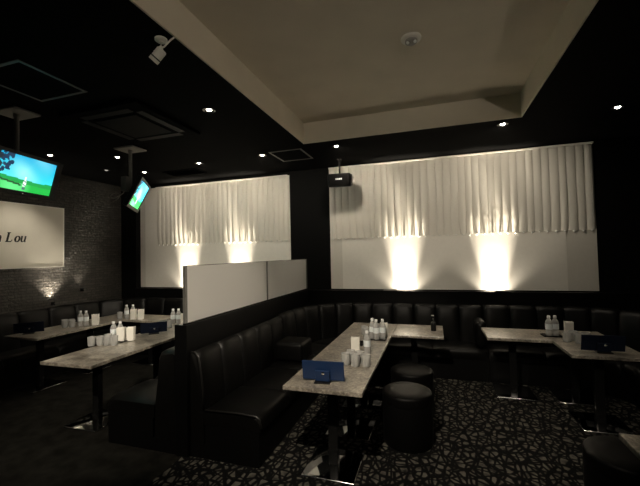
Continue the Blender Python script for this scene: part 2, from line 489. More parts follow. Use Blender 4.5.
def back_prof(th, top):
    return [(.004, .10, 0), (.004, top - .04, 0), (.012, top - .012, .2), (.04, top, .6), (th - .05, top, 1), (th - .018, top - .015, 1), (th - .002, top - .05, 1),
            (th + .012, top - .18, 1), (th + .03, .44, 1), (th + .032, .38, .6), (th + .032, .10, 0)]
def seat_prof(th, dep):
    a = th + .034
    return [(a, .25, 0), (a, .345, 0), (a + .02, .360, .7), (dep - .12, .366, 1), (dep - .05, .361, 1), (dep - .015, .346, 1), (dep - .002, .318, 1), (dep, .29, .6), (dep - .006, .25, 0)]
def base_prof(dep, th):
    d = dep - .02
    return [(.0, .0, 0), (.0, .098, 0), (.0, .0999, 0), (th + .046, .0999, 2), (th + .047, .248, 2), (d, .248, 0), (d, .0, 0)]

def arc(cx, cy, rx, ry, a0, a1, n=14):
    return [(cx + rx * cos(radians(a0 + (a1 - a0) * i / n)), cy + ry * sin(radians(a0 + (a1 - a0) * i / n))) for i in range(n + 1)]

def sofa(label, pts, dep0, dep1, chan=.30, seatw=.62, top=.84, th=.15):
    P = Path(pts); org = pts[0]
    o = thing('sofa', label, 'sofa', (org[0], org[1], 0), 0, 'black leather wall sofas')
    def dep(t):
        k = t / P.L; k = k * k * (3 - 2 * k); return dep0 + (dep1 - dep0) * k
    f = lambda t: dep(t) / dep0
    link('base', sweep(P, 0, P.L, base_prof(dep0, th), max(6, int(P.L / .12)), f, 0, org, 0), 'sofa_base', o, True, 35)
    n = max(1, round(P.L / chan))
    for i in range(n):
        link('back_cushion', sweep(P, P.L * i / n + .001, P.L * (i + 1) / n - .001, back_prof(th, top), 5, None, .010, org), 'leather', o, True, 50)
    n = max(1, round(P.L / seatw))
    for i in range(n):
        t0, t1 = P.L * i / n, P.L * (i + 1) / n
        link('seat_cushion', sweep(P, t0 + .001, t1 - .001, seat_prof(th, dep0), 8, (lambda t: max(.72, f(t))), .012, org), 'leather', o, True, 50)
    return o, P

def armrest(o, a, b, top_round=.03):
    l = o.location
    return B('armrest', 'leather', o, ((a[0] - l.x, a[1] - l.y, a[2]), (b[0] - l.x, b[1] - l.y, b[2])), bev=top_round, seg=4, smooth=True)

def piping(o, pts, r=.007):
    bm = bmesh.new(); l = o.location
    tube(bm, [(p[0] - l.x, p[1] - l.y, p[2]) for p in pts], r, 8)
    return link('piping', bm, 'leather_b', o, True)

PR = PX + .058                                     # right face of the divider
s1, _ = sofa('long black leather sofa against the right side of the glass-topped divider', [(PR, 2.285), (PR, 3.86)], .60, .60, .30, .51, .785, .09)
armrest(s1, (PR + .14, 3.48, .378), (-1.34, 3.82, .57), .035)
piping(s1, [(PR + .02, 2.283, .783), (PR + .06, 2.281, .78), (PR + .088, 2.281, .74), (PR + .105, 2.281, .64), (PR + .122, 2.281, .50), (PR + .127, 2.281, .38)])
piping(s1, [(PR + .14, 2.281, .360), (PR + .42, 2.281, .367), (PR + .56, 2.281, .360), (PR + .59, 2.281, .338), (PR + .602, 2.281, .28)])
YB = 4.98
s2, _ = sofa('curved black leather corner sofa running from the divider along the right white panel', [(PR, 3.87), (PR, 3.98)] + arc(-.92, 4.05, .872, .93, 180, 90)[0:] + [(-.6, YB), (.56, YB)], .60, .52, .29, .60, .81, .12)
armrest(s2, (.43, 4.47, .378), (.555, 4.80, .69), .06)
s5, _ = sofa('black leather sofa turning the dark corner at the right end of the back wall', [(.565, YB), (1.4, YB)] + arc(1.4, 4.05, .93, .93, 90, 0)[1:] + [(2.33, 2.3)], .52, .60, .29, .60, .815)
s3, _ = sofa('short black leather sofa on the left side of the divider, facing the long marble table', [(PX - .062, 4.25), (PX - .062, 2.275)], .69, .69, .30, .55, .765, .17)
s4, _ = sofa('long black leather sofa along the brick wall and under the left white panel', [(-5.36, .9), (-5.36, 3.9)] + arc(-4.48, 4.08, .88, .90, 180, 90) + [(PX - .10, YB)], .58, .52, .40, .66, .82, .13)

# ------------------------------------------------------------------ divider with frosted glass
dv = thing('room_divider', 'black half-height divider topped with two frosted glass panes', 'room divider', (PX, 2.26, 0))
L_ = LY - 2.26 - .005
B('half_wall', 'black_gloss', dv, ((-.055, 0, 0), (.055, L_, .985)), bev=.004)
B('cap_rail', 'black_metal', dv, ((.022, .0, .985), (.052, L_, .998)))
for y in (.012, 1.40, L_ - .015):
    B('post', 'hatch', dv, ((.025, y - .012, .998), (.049, y + .012, 1.435)), bev=.002)
B('glass_pane', 'frosted', dv, ((.032, .026, 1.0), (.042, 1.386, 1.43)))
B('glass_pane', 'frosted', dv, ((.032, 1.414, 1.0), (.042, L_ - .03, 1.43)))
B('top_edge', 'hatch', dv, ((.030, .026, 1.431), (.044, L_ - .03, 1.437)))

# ------------------------------------------------------------------ tables
TZ = .63
def table(label, x0, x1, y0, y1, peds, w=.37, dpt=.38):
    cx, cy = (x0 + x1) / 2, (y0 + y1) / 2
    o = thing('marble_table', label, 'table', (cx, cy, 0), 0, 'marble topped pedestal tables')
    B('tabletop', 'marble', o, ((x0 - cx, y0 - cy, TZ - .028), (x1 - cx, y1 - cy, TZ)), bev=.004)
    B('apron', 'black_metal', o, ((x0 - cx + .06, y0 - cy + .06, TZ - .05), (x1 - cx - .06, y1 - cy - .06, TZ - .0285)))
    for px, py in peds:
        p = B('pedestal', 'black_metal', o, ((px - cx - .035, py - cy - .025, .014), (px - cx + .035, py - cy + .025, TZ - .05)), bev=.004)
        bm = bmesh.new(); box(bm, (px - cx - w / 2, py - cy - dpt / 2, .0), (px - cx + w / 2, py - cy + dpt / 2, .014), .006, 3)
        bm.normal_update()
        for f in bm.faces: f.material_index = 1 if f.normal.z > .95 else 0
        link('base_plate', bm, ['chrome', 'mirror'], p, True, 40)
    return o
table('long marble table beside the divider sofa, blue menu stand at its near end', -.99, -.452, 2.2, 4.43, [(-.72, 2.47), (-.72, 3.03), (-.72, 3.6), (-.72, 4.14)])
table('small marble table joined to the long centre table, black bottle on it', -.449, .07, 3.85, 4.43, [(-.245, 4.22)])
table('marble table at the right by the dark corner, dark navy menu stand on it', 1.053, 1.60, 3.43, 4.43, [(1.31, 3.65), (1.31, 4.22)])
table('small marble table joined to the left of the right-hand table', .485, 1.05, 3.92, 4.43, [(.755, 4.21)])
t3 = table('long marble table on the left of the divider, two white napkin holders mid-way', -3.29, -2.73, 2.2, 4.42, [(-3.05, 2.55), (-3.03, 3.3), (-3.03, 4.1)]); t3.rotation_euler.z = .03
table('marble table in front of the brick wall sofa, nearest the white sign', -4.80, -4.25, 2.83, 4.43, [(-4.53, 3.05), (-4.53, 3.7)])
table('small marble table under the left white panel, joined to the brick wall table', -4.247, -3.66, 3.98, 4.43, [(-3.97, 4.21)])
table('marble table cut off at the lower right corner of the view', .80, 1.36, .85, 2.04, [(1.08, 1.15), (1.08, 1.72)])

# ------------------------------------------------------------------ ottomans
def ottoman(label, x, y, r=.198, h=.405):
    o = thing('ottoman', label, 'ottoman', (x - .035, y, 0), 0, 'round black leather ottomans')
    bm = bmesh.new(); lathe(bm, [(r - .01, 0), (r - .004, .01), (r - .004, h - .085)], 48)
    link('body', bm, 'sofa_base', o, True, 40)
    bm = bmesh.new(); lathe(bm, [(r - .006, h - .085), (r - .003, h - .075), (r - .003, h - .025), (r - .006, h - .012), (r - .02, h - .003), (r * .5, h + .001), (0, h + .002)], 48)
    link('seat_pad', bm, 'leather_pad', o, True, 60)
    return o
    bm = bmesh.new(); pts = [((r + .001) * cos(a), (r + .001) * sin(a), h - .08) for a in [2 * pi * k / 48 for k in range(49)]]
    tube(bm, pts, .004, 6); link('piping', bm, 'leather', o, True)
    return o
ottoman('nearer round black leather ottoman beside the long centre table', -.205, 2.945)
ottoman('further round black leather ottoman, behind the other beside the centre table', -.20, 3.48)
ottoman('round black leather ottoman in the shadow at the lower right, beside the cut-off table', .99, 2.34, .2)

# ------------------------------------------------------------------ things on the tables
def bottle_proto():
    o = thing('water_bottle', 'x', 'bottle')
    bm = bmesh.new()
    lathe(bm, [(0, .002), (.027, 0), (.031, .006), (.031, .04), (.029, .05), (.031, .06), (.031, .125), (.029, .140), (.020, .160), (.0125, .172), (.0125, .188), (0, .188)], 24)
    link('body', bm, 'pet', o, True, 50)
    bm = bmesh.new(); lathe(bm, [(.0316, .066), (.0318, .068), (.0318, .118), (.0316, .12)], 24, caps=False)
    link('label_band', bm, 'label', o, True)
    bm = bmesh.new(); lathe(bm, [(.0145, .176), (.0150, .178), (.0150, .196), (.013, .199), (0, .199)], 20)
    link('cap', bm, 'cap', o, True, 40)
    return o
def tumbler_proto():
    o = thing('tumbler', 'x', 'glass')
    bm = bmesh.new()
    lathe(bm, [(0, 0), (.026, 0), (.028, .003), (.0295, .02), (.0285, .024), (.031, .045), (.030, .05), (.033, .085), (.0315, .086), (.0305, .082), (.0285, .05), (.027, .02), (.024, .012), (0, .011)], 72)
    for v in bm.verts:
        rr = v.co.xy.length
        if rr > .0245 and .004 < v.co.z < .075:
            k = 1 + .03 * cos(12 * atan2(v.co.y, v.co.x)); v.co.x *= k; v.co.y *= k
    for v in bm.verts: v.co.x *= 1.14; v.co.y *= 1.14; v.co.z *= 1.06
    link('body', bm, 'glass', o, True, 60)
    return o
def napkin_proto():
    o = thing('napkin_holder', 'x', 'napkin holder')
    bm = bmesh.new(); n = 8; w, d, h = .035, .026, .145
    def wall(y, yo):
        fr = [];
        for i in range(n + 1):
            u = -1 + 2 * i / n; zt = h - .022 * (1 - u * u)
            fr.append([bm.verts.new((w * u, y, 0)), bm.verts.new((w * 1.06 * u, y * 1.05, zt)), bm.verts.new((w * u, yo, 0)), bm.verts.new((w * 1.06 * u, yo * 1.05, zt))])
        for a, b in zip(fr, fr[1:]):
            bm.faces.new((a[0], b[0], b[1], a[1])); bm.faces.new((a[2], a[3], b[3], b[2])); bm.faces.new((a[1], b[1], b[3], a[3])); bm.faces.new((a[0], a[2], b[2], b[0]))
        for a in (fr[0], fr[-1]): bm.faces.new((a[0], a[1], a[3], a[2]))
    wall(-d, -d + .002); wall(d, d - .002)
    box(bm, (-w, -d + .002, 0), (w, d - .002, .004))
    box(bm, (-w, -d + .002, .004), (-w + .002, d - .002, h - .006)); box(bm, (w - .002, -d + .002, .004), (w, d - .002, h - .006))
    link('holder', bm, 'white_plastic', o)
    bm = bmesh.new()
    for k in range(6):
        y = -.02 + .008 * k
        box(bm, (-w + .004, y - .003, .005), (w - .004, y + .003, h - .012 + .006 * (k % 2)))
    link('napkins', bm, 'paper', o)
    return o
def tray_proto():
    o = thing('tray', 'x', 'tray')
    bm = bmesh.new(); box(bm, (-.085, -.055, 0), (.085, .055, .005), .002)
    for a, b in (((-.085, -.055, .005), (.085, -.051, .013)), ((-.085, .051, .005), (.085, .055, .013)), ((-.085, -.051, .005), (-.081, .051, .013)), ((.081, -.051, .005), (.085, .051, .013))): box(bm, a, b)
    link('dish', bm, 'dark_plastic', o)
    return o
def ashtray_proto():
    o = thing('ashtray', 'x', 'ashtray')
    bm = bmesh.new(); lathe(bm, [(0, 0), (.042, 0), (.048, .006), (.050, .028), (.046, .030), (.043, .026), (.040, .010), (0, .009)], 28)
    link('bowl', bm, 'dark_plastic', o, True, 50)
    return o
PROTO = {}
def put(kind, x, y, label, group, rz=0., z=None):
    z = TZ + .0005 if z is None else z
    if kind not in PROTO:
        o = {'bottle': bottle_proto, 'tumbler': tumbler_proto, 'napkin': napkin_proto, 'tray': tray_proto, 'ashtray': ashtray_proto}[kind]()
        PROTO[kind] = o; o.location = (x, y, z); o.rotation_euler = (0, 0, rz); o['label'] = label; o['group'] = group
        return o
    return dup(PROTO[kind], (x, y, z), rz, label, group)
GB, GT, GN, GR, GA = 'water bottles on the tables', 'drinking glasses on the tables', 'white napkin holders on the tables', 'black trays under the bottles', 'black ashtrays'

# centre table
put('tumbler', -.685, 2.735, 'front left clear tumbler just behind the blue menu stand', GT)
put('tumbler', -.605, 2.715, 'front right clear tumbler just behind the blue menu stand', GT)
put('tumbler', -.665, 2.825, 'second-row left tumbler behind the blue menu stand', GT)
put('tumbler', -.585, 2.805, 'second-row right tumbler behind the blue menu stand', GT)
put('tumbler', -.525, 2.735, 'tumbler nearest the right table edge behind the blue menu stand', GT)
put('napkin', -.675, 3.06, 'white napkin holder behind the tumblers on the near part of the centre table', GN, .1)
put('bottle', -.575, 3.07, 'clear water bottle beside the napkin holder, nearer bottle on the centre table', GB)
put('ashtray', -.665, 3.36, 'black ashtray behind the near napkin holder on the centre table', GA)
put('tray', -.565, 3.60, 'black tray under the far bottle cluster on the centre table', GR, 0)
put('bottle', -.575, 3.575, 'front clear bottle of the far cluster on the centre table', GB, z=TZ + .006)
put('bottle', -.622, 3.628, 'left rear bottle of the far cluster on the centre table', GB, z=TZ + .006)
put('bottle', -.515, 3.61, 'right rear bottle of the far cluster on the centre table', GB, z=TZ + .006)
put('tumbler', -.70, 3.70, 'left front tumbler by the far bottle cluster on the centre table', GT)
put('tumbler', -.625, 3.72, 'right front tumbler by the far bottle cluster on the centre table', GT)
put('tumbler', -.735, 3.79, 'tumbler left of the far black tray on the centre table', GT)
put('napkin', -.52, 3.74, 'white napkin holder behind the far bottle cluster on the centre table', GN, .2)

# right table
put('tray', 1.10, 4.12, 'black tray under the bottles on the right-hand tables', GR, .1)
put('bottle', 1.075, 4.105, 'left water bottle of the pair on the right-hand table', GB, z=TZ + .006)
put('bottle', 1.135, 4.125, 'right water bottle of the pair on the right-hand table', GB, z=TZ + .006)
put('napkin', 1.265, 4.17, 'white napkin holder on the right-hand table', GN, -.1)
put('tumbler', 1.165, 3.90, 'leftmost tumbler in front of the napkin holder on the right-hand table', GT)
put('tumbler', 1.235, 3.96, 'middle tumbler in front of the napkin holder on the right-hand table', GT)
put('tumbler', 1.245, 3.85, 'front tumbler left of the dark navy menu on the right-hand table', GT)
put('tumbler', 1.32, 3.91, 'rightmost tumbler beside the dark navy menu on the right-hand table', GT)

# long left table: mid-way cluster
put('tray', -3.175, 2.96, 'black tray under the napkin holders mid-way along the left long table', GR, -.2)
put('bottle', -3.300, 2.97, 'left bottle with pale label mid-way along the left long table', GB)
put('bottle', -3.230, 2.99, 'right bottle with pale label mid-way along the left long table', GB)
put('napkin', -3.170, 2.945, 'left of two white napkin holders mid-way along the left long table', GN, .45, TZ + .006)
put('napkin', -3.080, 2.985, 'right of two white napkin holders mid-way along the left long table', GN, .45, TZ + .006)
for i, (x, y) in enumerate([(-3.310, 2.72), (-3.240, 2.76), (-3.170, 2.78), (-3.105, 2.80), (-3.245, 2.855)]):
    put('tumbler', x, y, ['leftmost tumbler of the row before the bottles on the left long table', 'second tumbler from the left in the row on the left long table',
        'third tumbler from the left in the row on the left long table', 'rightmost tumbler in the row before the napkin holders on the left long table',
        'tumbler tucked behind the row on the left long table'][i], GT)
# long left table: far cluster beside the divider
put('bottle', -3.280, 3.86, 'left bottle of the far pair beside the divider on the left long table', GB)
put('bottle', -3.210, 3.88, 'right bottle of the far pair beside the divider on the left long table', GB)
put('napkin', -3.120, 3.87, 'white napkin holder beside the divider end of the left long table', GN, .5)
put('napkin', -3.035, 3.92, 'white napkin holder half hidden by the frosted glass post', GN, .5)
put('tumbler', -3.235, 3.62, 'left tumbler before the far bottles on the left long table', GT)
put('tumbler', -3.160, 3.65, 'right tumbler before the far bottles on the left long table', GT)
put('tumbler', -3.195, 3.53, 'front tumbler before the far bottles on the left long table', GT)
# brick wall table
put('bottle', -4.44, 3.49, 'left bottle of the pair on the brick wall table', GB)
put('bottle', -4.365, 3.51, 'right bottle of the pair on the brick wall table', GB)
put('napkin', -4.31, 3.60, 'white napkin holder right of the bottle pair on the brick wall table', GN, .5)
for i, (x, y) in enumerate([(-4.63, 3.42), (-4.56, 3.46), (-4.55, 3.37), (-4.48, 3.41)]):
    put('tumbler', x, y, ['leftmost tumbler left of the bottles on the brick wall table', 'rear tumbler left of the bottles on the brick wall table',
        'front tumbler left of the bottles on the brick wall table', 'tumbler touching the left bottle on the brick wall table'][i], GT)
# small table under the left panel
put('bottle', -4.265, 4.06, 'left bottle of the pair on the small table under the left white panel', GB)
put('bottle', -4.190, 4.10, 'right bottle of the pair on the small table under the left white panel', GB)
put('napkin', -4.130, 4.05, 'left napkin holder on the small table under the left white panel', GN, .5)
put('napkin', -4.015, 4.07, 'right napkin holder on the small table under the left white panel', GN, .5)
put('tumbler', -4.350, 4.02, 'tumbler left of the bottles near the corner joint of the far left tables', GT)
put('tumbler', -4.410, 4.08, 'tumbler furthest left near the corner joint of the far left tables', GT)

def menu_stand(label, x, y, rz, w, h, mat, tilt=10):
    o = thing('menu_stand', label, 'menu stand', (x, y, TZ + .0005), rz, 'blue menu boards on the tables')
    R = Matrix.Rotation(radians(tilt), 3, 'X')
    bm = bmesh.new(); box(bm, (-w / 2, -.004, .010), (w / 2, .004, .010 + h), .002, rot=R)
    link('board', bm, mat, o)
    bm = bmesh.new(); box(bm, (-.055, -.045, 0), (.055, .04, .009), .003); link('foot', bm, 'dark_plastic', o)
    bm = bmesh.new()
    box(bm, (-.05, -.024, .010), (.05, -.012, h * .62), .003, rot=Matrix.Rotation(radians(tilt), 3, 'X'))
    link('back_plate', bm, mat, o)
    bm = bmesh.new(); lathe(bm, [(0, 0), (.011, 0), (.011, .003), (.008, .005), (0, .005)], 16, c=(.006, -.0285, h * .50), rot=Matrix.Rotation(radians(90 + tilt), 3, 'X'))
    link('clip', bm, 'silver', o, True, 40)
    return o
menu_stand('bright navy menu stand at the near end of the centre table', -.745, 2.33, .06, .292, .135, 'navy')
menu_stand('very dark navy menu stand on the right-hand table', 1.32, 3.56, .04, .315, .135, 'navy_dark')
menu_stand('dark navy menu stand at the near end of the brick wall table', -4.64, 3.00, .8, .29, .125, 'navy_dark')
menu_stand('dark navy menu stand behind the napkin holders on the left long table', -3.10, 3.33, .75, .28, .12, 'navy_dark')

o = thing('dispenser_bottle', 'slim black bottle with pale nozzle on the small centre table', 'bottle', (-.03, 4.13, TZ + .0005))
bm = bmesh.new(); lathe(bm, [(0, 0), (.026, 0), (.028, .004), (.028, .075), (.024, .09), (.012, .10), (0, .10)], 24); link('body', bm, 'dark_plastic', o, True, 50)
bm = bmesh.new(); lathe(bm, [(.012, .10), (.014, .103), (.012, .125), (.008, .13), (.008, .16), (0, .162)], 18); link('neck', bm, 'black_metal', o, True, 50)
bm = bmesh.new(); box(bm, (-.022, -.008, .160), (.010, .008, .172), .004); link('nozzle', bm, 'grey_metal', o, True, 40)

# ------------------------------------------------------------------ sign on the brick wall
sg = thing('wall_sign', 'large off-white sign with black italic lettering on the brick wall', 'sign', (XL, 2.7, 1.41))
B('board', 'sign_board', sg, ((.004, -1.35, 0), (.036, 1.23, .865)), bev=.003)
B('border', 'white_plastic', sg, ((.004, 1.23, -.012), (.040, 1.244, .877)), ((.004, -1.35, -.012), (.040, 1.23, -.0005)), ((.004, -1.35, .8655), (.040, 1.23, .877)))
def glyph(name, strokes, oy, oz, sc):
    """strokes: polylines of (x, y, halfwidth) in an em of cap height 1, extruded and slanted"""
    bm = bmesh.new()
    for st in strokes:
        pts = [Vector((a, b)) for a, b, w in st]; L = []; R = []
        for i, p in enumerate(pts):
            d = (pts[min(i + 1, len(pts) - 1)] - pts[max(i - 1, 0)]).normalized(); nrm = Vector((-d.y, d.x)) * st[i][2] * 1.25
            L.append(p + nrm); R.append(p - nrm)
        def v3(p, dx): return (dx, (p.x + .22 * p.y) * sc, p.y * sc)
        def ring(P, dx): return [bm.verts.new(v3(p, dx)) for p in P]
        fl, fr, bl, br = ring(L, .0395), ring(R, .0395), ring(L, .0362), ring(R, .0362)
        for i in range(len(pts) - 1):
            bm.faces.new((fl[i], fl[i + 1], fr[i + 1], fr[i])); bm.faces.new((bl[i], br[i], br[i + 1], bl[i + 1]))
            bm.faces.new((fl[i], bl[i], bl[i + 1], fl[i + 1])); bm.faces.new((fr[i], fr[i + 1], br[i + 1], br[i]))
        for k in (0, -1): bm.faces.new((fl[k], fr[k], br[k], bl[k]))
    l = link(name, bm, 'ink', sg); l.location = (0, oy, oz)
    return l
SC = .128
el = [[(.13, .04, .075), (.13, .96, .075)], [(-.02, .025, .028), (.32, .025, .028)], [(-.02, .975, .028), (.30, .975, .028)], [(.13, .035, .04), (.45, .035, .045), (.54, .10, .03), (.56, .26, .018)]]
ov = [[(.26 + .20 * cos(a), .33 + .30 * sin(a), .028 + .045 * abs(cos(a))) for a in [2 * pi * k / 20 for k in range(21)]]]
uu = [[(.08, .66, .06), (.08, .22, .06), (.13, .08, .055), (.24, .04, .035), (.36, .14, .03), (.42, .24, .03)], [(.42, .66, .06), (.42, .14, .06), (.47, .04, .04), (.54, .08, .02)], [(-.03, .645, .02), (.12, .645, .02)], [(.32, .645, .02), (.46, .645, .02)]]
nn = [[(.08, .66, .06), (.08, .0, .06)], [(.08, .42, .03), (.18, .58, .035), (.28, .64, .045), (.40, .58, .055), (.43, .44, .06), (.43, .12, .06), (.47, .03, .035), (.54, .08, .02)], [(-.03, .645, .02), (.12, .645, .02)]]
zt = .345
glyph('letter', nn, 3.04 - 2.7 + .005, zt, SC)
glyph('letter', el, 3.165 - 2.7, zt, SC)
glyph('letter', ov, 3.265 - 2.7, zt, SC)
glyph('letter', uu, 3.338 - 2.7, zt, SC)

# ------------------------------------------------------------------ televisions
def picture(bm, layer, W, H):
    nx, ny = 72, 42
    rnd = random.Random(3)
    blobs = [(rnd.uniform(.04, .22), rnd.uniform(.5, 1.0), rnd.uniform(.02, .05)) for _ in range(30)]
    def colr(u, v):
        hill = .36 + .05 * sin(u * 3.1 + 2.2) + .03 * (u - .5); mid = .30 - .05 * u
        if v > hill:
            k = (v - hill) / (1 - hill)
            sky = Vector((.03, .46, .52)).lerp(Vector((.0, .24, .42)), k)
            cl = max(0, 1 - abs((u - .35 - .3 * k) * 2.2)) * (.6 + .4 * sin(9 * u + 7 * v))
            c = sky.lerp(Vector((.22, .58, .58)), max(0, min(.9, cl * (1.1 - k * .6))))
        elif v > mid: c = Vector((.005, .22, .05))
        elif v > mid - .06: c = Vector((.01, .22, .04))
        else: c = Vector((.01, .30, .04)).lerp(Vector((.08, .50, .15)), max(0, sin(u * 5)))
        if .13 < v - .25 * (.5 - u) < .18 and u < .45: c = Vector((.01, .05, .015))
        for bx, by, br in blobs:
            if (u - bx) ** 2 + ((v - by) * .56) ** 2 < br * br * .5: c = Vector((.004, .02, .05))
        if u < .05 + .03 * sin(v * 31) and v > .42: c = Vector((.004, .012, .02))
        # a small pale figure on the grass
        fx, fy = (u - .50) * 1.78, v
        if abs(fx) < .05 - .02 * (fy > .3) and .14 < fy < .36: c = Vector((.6, .68, .62)) if sin(60 * fy + 30 * fx) > -.4 else Vector((.08, .2, .16))
        if fx * fx + (fy - .40) ** 2 < .0012: c = Vector((.6, .5, .4))
        if abs(abs(fx) - .03) < .02 and .04 < fy < .13: c = Vector((.05, .1, .1))
        return c
    g = [[bm.verts.new((-W / 2 + W * i / nx, 0, -H / 2 + H * j / ny)) for j in range(ny + 1)] for i in range(nx + 1)]
    for i in range(nx):
        for j in range(ny):
            f = bm.faces.new((g[i][j], g[i + 1][j], g[i + 1][j + 1], g[i][j + 1]))
            c = colr((i + .5) / nx, (j + .5) / ny)
            for lp in f.loops: lp[layer] = (c.x, c.y, c.z, 1)

def television(label, c, yaw, tilt, W, plate, scr, cable=False):
    """c = screen centre, yaw = heading of the screen normal, hung from a ceiling pole at plate (x, y)"""
    H = W * .5625
    o = thing('television', label, 'television', (plate[0], plate[1], ZC), 0, 'televisions hung from the ceiling')
    n = Vector((cos(yaw) * cos(tilt), sin(yaw) * cos(tilt), -sin(tilt))); r = Vector((-sin(yaw), cos(yaw), 0)); u = n.cross(r)
    if u.z < 0: u = -u
    l = Vector(c) - Vector((plate[0], plate[1], ZC))
    mt = Matrix(((r.x, -n.x, u.x, l.x), (r.y, -n.y, u.y, l.y), (r.z, -n.z, u.z, l.z), (0, 0, 0, 1)))   # local x right, -y out of the screen, z up
    bm = bmesh.new(); b = .030; sb = .062
    box(bm, (-W / 2 - sb, .003, -H / 2 - b - .008), (W / 2 + sb, .045, H / 2 + b), .006)
    box(bm, (-W / 2 - sb, -.006, H / 2 + .002), (W / 2 + sb, .003, H / 2 + b)); box(bm, (-W / 2 - sb, -.006, -H / 2 - b - .008), (W / 2 + sb, .003, -H / 2 - .002))
    box(bm, (-W / 2 - sb, -.006, -H / 2 - .002), (-W / 2 - .002, .003, H / 2 + .002)); box(bm, (W / 2 + .002, -.006, -H / 2 - .002), (W / 2 + sb, .003, H / 2 + .002))
    bm.transform(mt); link('casing', bm, 'dark_plastic', o)
    bm = bmesh.new(); lay = bm.loops.layers.float_color.new('picture'); picture(bm, lay, W, H)
    for v in bm.verts: v.co.y = .001
    bm.transform(mt); link('screen', bm, scr, o)
    bm = bmesh.new(); box(bm, (-.004, -.008, -H / 2 - b * .6 - .004), (.004, -.006, -H / 2 - b * .6 + .004)); bm.transform(mt); link('indicator', bm, 'lamp_dim', o)
    B('ceiling_plate', 'grey_metal', o, ((-.14, -.11, -.018), (.14, .11, -.0005)), bev=.004)
    back = mt @ Vector((0, .11, .02)); hb = mt @ Vector((0, .045, .0))
    bm = bmesh.new(); lathe(bm, [(.018, back.z), (.018, -.018)], 16, c=(0, 0, 0)); lathe(bm, [(.026, -.05), (.026, -.018)], 16)
    link('pole', bm, 'grey_metal', o, True, 40)
    bm = bmesh.new(); tube(bm, [(0, 0, back.z + .02), tuple(back), tuple(hb)], .02, 10)
    q = Matrix.Translation(mt @ Vector((0, .06, 0))) @ mt.to_3x3().to_4x4()
    t2 = bmesh.new(); box(t2, (-.1, -.012, -.1), (.1, .012, .1), .004); t2.transform(q); merge(bm, t2)
    link('mount', bm, 'grey_metal', o, True, 40)
    if cable:
        B('junction_box', 'grey_metal', o, ((-.055, -.09, back.z - .02), (.03, -.025, back.z + .15)), bev=.006)
        bm = bmesh.new(); P = []
        for k in range(25):
            a = k / 24
            P.append((-.13 - .14 * a + .05 * sin(a * 9), -.02 + .05 * cos(a * 8), back.z - .02 - .06 * a + .045 * cos(a * 9)))
        tube(bm, [tuple(hb)] + P, .006, 8); link('cable', bm, 'grey_metal', o, True)
    return o
television('ceiling-hung television at the far left showing a green golf course under a blue sky', (-3.36, 2.15, 2.25), .20, .28, .53, (-3.46, 2.13), 'screen')
television('ceiling-hung television turned edge-on beside the left white panel', (-3.30, 3.335, 2.245), .625, .45, .53, (-3.41, 3.31), 'screen_bright', True)

# ------------------------------------------------------------------ ceiling fittings
def downlight(x, y, label, on=True, d=None, power=0., ang=90, z=ZC):
    o = thing('downlight', label, 'ceiling light', (x, y, z), 0, 'recessed ceiling downlights')
    bm = bmesh.new(); lathe(bm, [(.055, -.0005), (.056, -.006), (.045, -.008), (.040, -.004), (.026, -.0008)], 28, caps=False); link('ring', bm, 'black_metal', o, True, 50)
    bm = bmesh.new(); lathe(bm, [(.024, -.001), (.022, -.0012), (.020, -.006), (.012, -.010), (0, -.012)], 20, caps=False)
    link('bulb', bm, 'lamp_glow' if on else 'lamp_dim', o, True)
    if power > 0: spot('downlight_beam', (0, 0, -.03), d or (0, 0, -1), power, ang, .8, (1, .88, .70), .03, o)
    return o
DP = 14.5
downlight(-1.09, 4.13, 'downlight at the far left corner of the pale ceiling recess', True, (.12, .9, -1), DP, 155)
downlight(.72, 4.05, 'downlight beyond the far right corner of the pale ceiling recess', True, (0, .9, -1), DP, 155)
downlight(1.67, 3.96, 'rightmost downlight in the black ceiling', True, (-.1, .1, -1), 3, 70)
downlight(-2.09, 4.14, 'downlight left of the square hatch by the left panel', True, (-.3, .9, -1), DP * .7, 155)
downlight(-3.08, 4.16, 'downlight in front of the middle of the left panel', True, (0, .9, -1), DP * .7, 155)
downlight(-4.15, 4.29, 'dim downlight above the left end of the left panel', True, (.1, .9, -1), DP * .4, 155)
downlight(-1.87, 2.68, 'downlight between the white camera and the square hatch', True, (-.5, .1, -1), 10, 80)
downlight(-3.84, 3.52, 'downlight left of the edge-on television pole', True, (-.2, .1, -1), 12, 70)
downlight(-4.55, 3.98, 'unlit downlight near the brick wall behind the edge-on television', False)
downlight(-4.51, 3.15, 'downlight just above the far left television', True, (-.62, .12, -1), 16, 62)

def hatch(x0, x1, y0, y1, label, mat='hatch'):
    o = thing('access_hatch', label, 'ceiling hatch', ((x0 + x1) / 2, (y0 + y1) / 2, ZC), 0, 'square panels in the black ceiling')
    w, d = (x1 - x0) / 2, (y1 - y0) / 2; f = .022
    B('frame', mat, o, ((-w, -d, -.006), (w, -d + f, -.0005)), ((-w, d - f, -.006), (w, d, -.0005)), ((-w, -d + f, -.006), (-w + f, d - f, -.0005)), ((w - f, -d + f, -.006), (w, d - f, -.0005)))
    B('lid', 'black_paint', o, ((-w + f, -d + f, -.004), (w - f, d - f, -.0005)))
    return o
hatch(-3.03, -2.53, 1.56, 2.05, 'thin-framed square ceiling hatch at the upper left, above the golf television')
hatch(-1.96, -1.52, 4.05, 4.53, 'thin-framed square ceiling hatch beside the dark pillar')
o = thing('ceiling_vent', 'dark rectangular ceiling grille near the top of the left panel', 'vent', (-3.6, 4.52, ZC))
B('frame', 'black_paint', o, ((-.30, -.14, -.012), (.30, -.12, -.0005)), ((-.30, .12, -.012), (.30, .14, -.0005)), ((-.30, -.12, -.012), (-.28, .12, -.0005)), ((.28, -.12, -.012), (.30, .12, -.0005)))
bm = bmesh.new()
